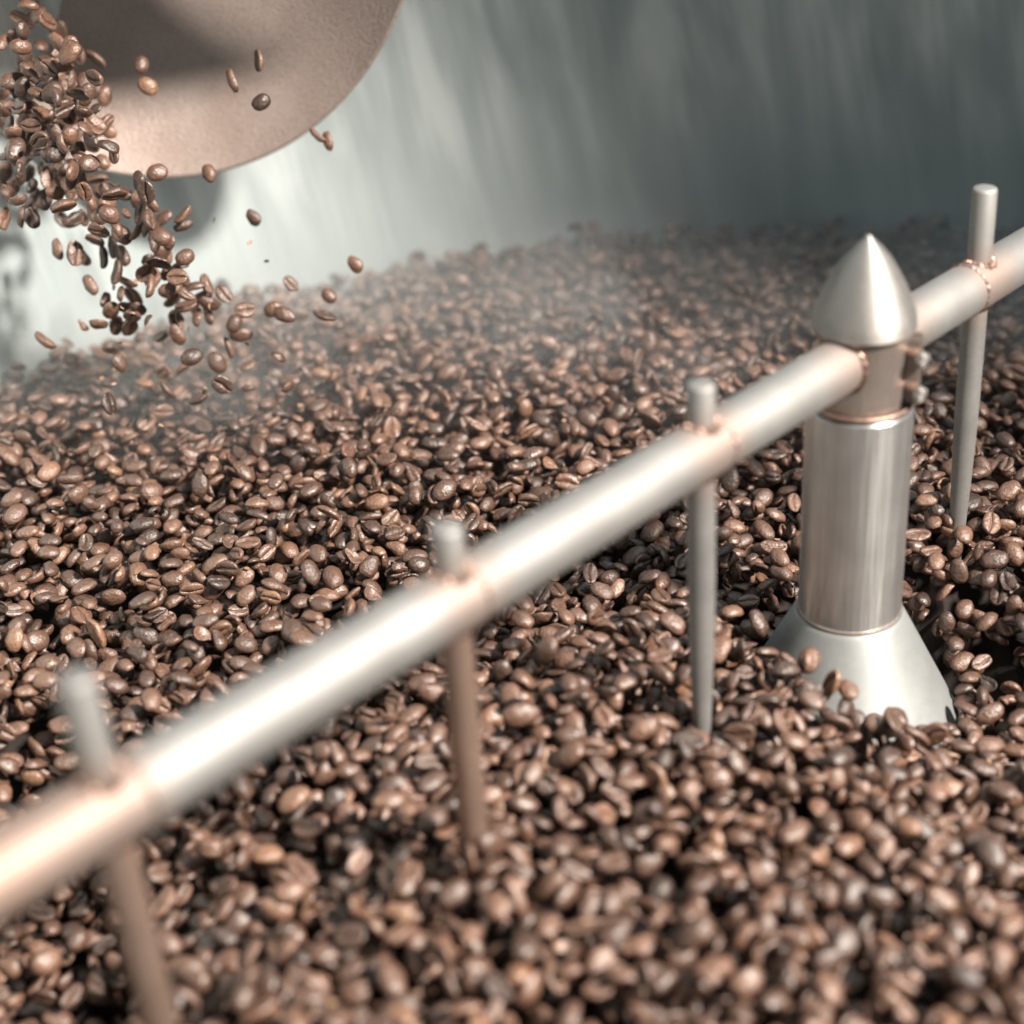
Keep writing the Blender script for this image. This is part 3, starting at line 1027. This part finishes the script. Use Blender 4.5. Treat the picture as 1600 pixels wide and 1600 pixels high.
pts = [(0.494 * math.cos(A0 + (A1 - A0) * i / n), 0.494 * math.sin(A0 + (A1 - A0) * i / n)) for i in range(n + 1)] + [(-0.436, 0.12), (0.389, 0.12)]
lo_ = [bm.verts.new((x, y, -0.03)) for x, y in pts]
hi_ = [bm.verts.new((x, y, 0.155)) for x, y in pts]
bm.faces.new(lo_[::-1]); bm.faces.new(hi_)
for i in range(len(pts)):
    j = (i + 1) % len(pts)
    bm.faces.new((lo_[i], lo_[j], hi_[j], hi_[i]))
smoke = obj("smoke", bm, mt, None, smooth=False)
smoke['kind'] = 'stuff'; smoke['label'] = 'thin bluish smoke drifting over the far beans'; smoke['category'] = 'smoke'

# ------------------------------------------------------------------ chaff: thin papery flakes of bean skin
bm = bmesh.new()
rs = random.Random(5)
for k in range(150):
    if k < 26:
        P = at(rs.gauss(240, 70), rs.gauss(470, 90), rs.uniform(0.79, 0.86))
    else:
        ix = rs.randrange(60, nx - 60); iy = rs.randrange(60, ny - 60)
        if RR[ix, iy] > 0.49 or RR[ix, iy] < 0.06 or H[ix, iy] > 1:
            continue
        P = Vector((gx[ix], gy[iy], H[ix, iy] + 0.0006))
    q = rquat() if k < 26 else Euler((rs.gauss(0, 0.4), rs.gauss(0, 0.4), rs.uniform(0, 6.28))).to_matrix()
    a, b = rs.uniform(0.0012, 0.0026), rs.uniform(0.0007, 0.0014)
    top, bot = [], []
    for j in range(7):
        t_ = 2 * math.pi * j / 7
        r_ = rs.uniform(0.75, 1.2)
        x_, y_ = a * math.cos(t_) * r_, b * math.sin(t_) * r_
        z_ = 0.35 * (x_ * x_ + y_ * y_) / a
        top.append(bm.verts.new(P + q @ Vector((x_, y_, z_))))
        bot.append(bm.verts.new(P + q @ Vector((x_ * 0.95, y_ * 0.95, z_ - 0.00012))))
    bm.faces.new(top); bm.faces.new(bot[::-1])
    for j in range(7):
        j2 = (j + 1) % 7
        bm.faces.new((top[j2], top[j], bot[j], bot[j2]))
mt, nt, b_ = mat_new("papery_bean_skin")
b_.inputs['Base Color'].default_value = (0.22, 0.13, 0.08, 1)
b_.inputs['Roughness'].default_value = 0.6
ch = obj("chaff", bm, mt, None, smooth=False)
ch['kind'] = 'stuff'; ch['label'] = 'tiny orange brown flakes of bean skin'; ch['category'] = 'chaff'
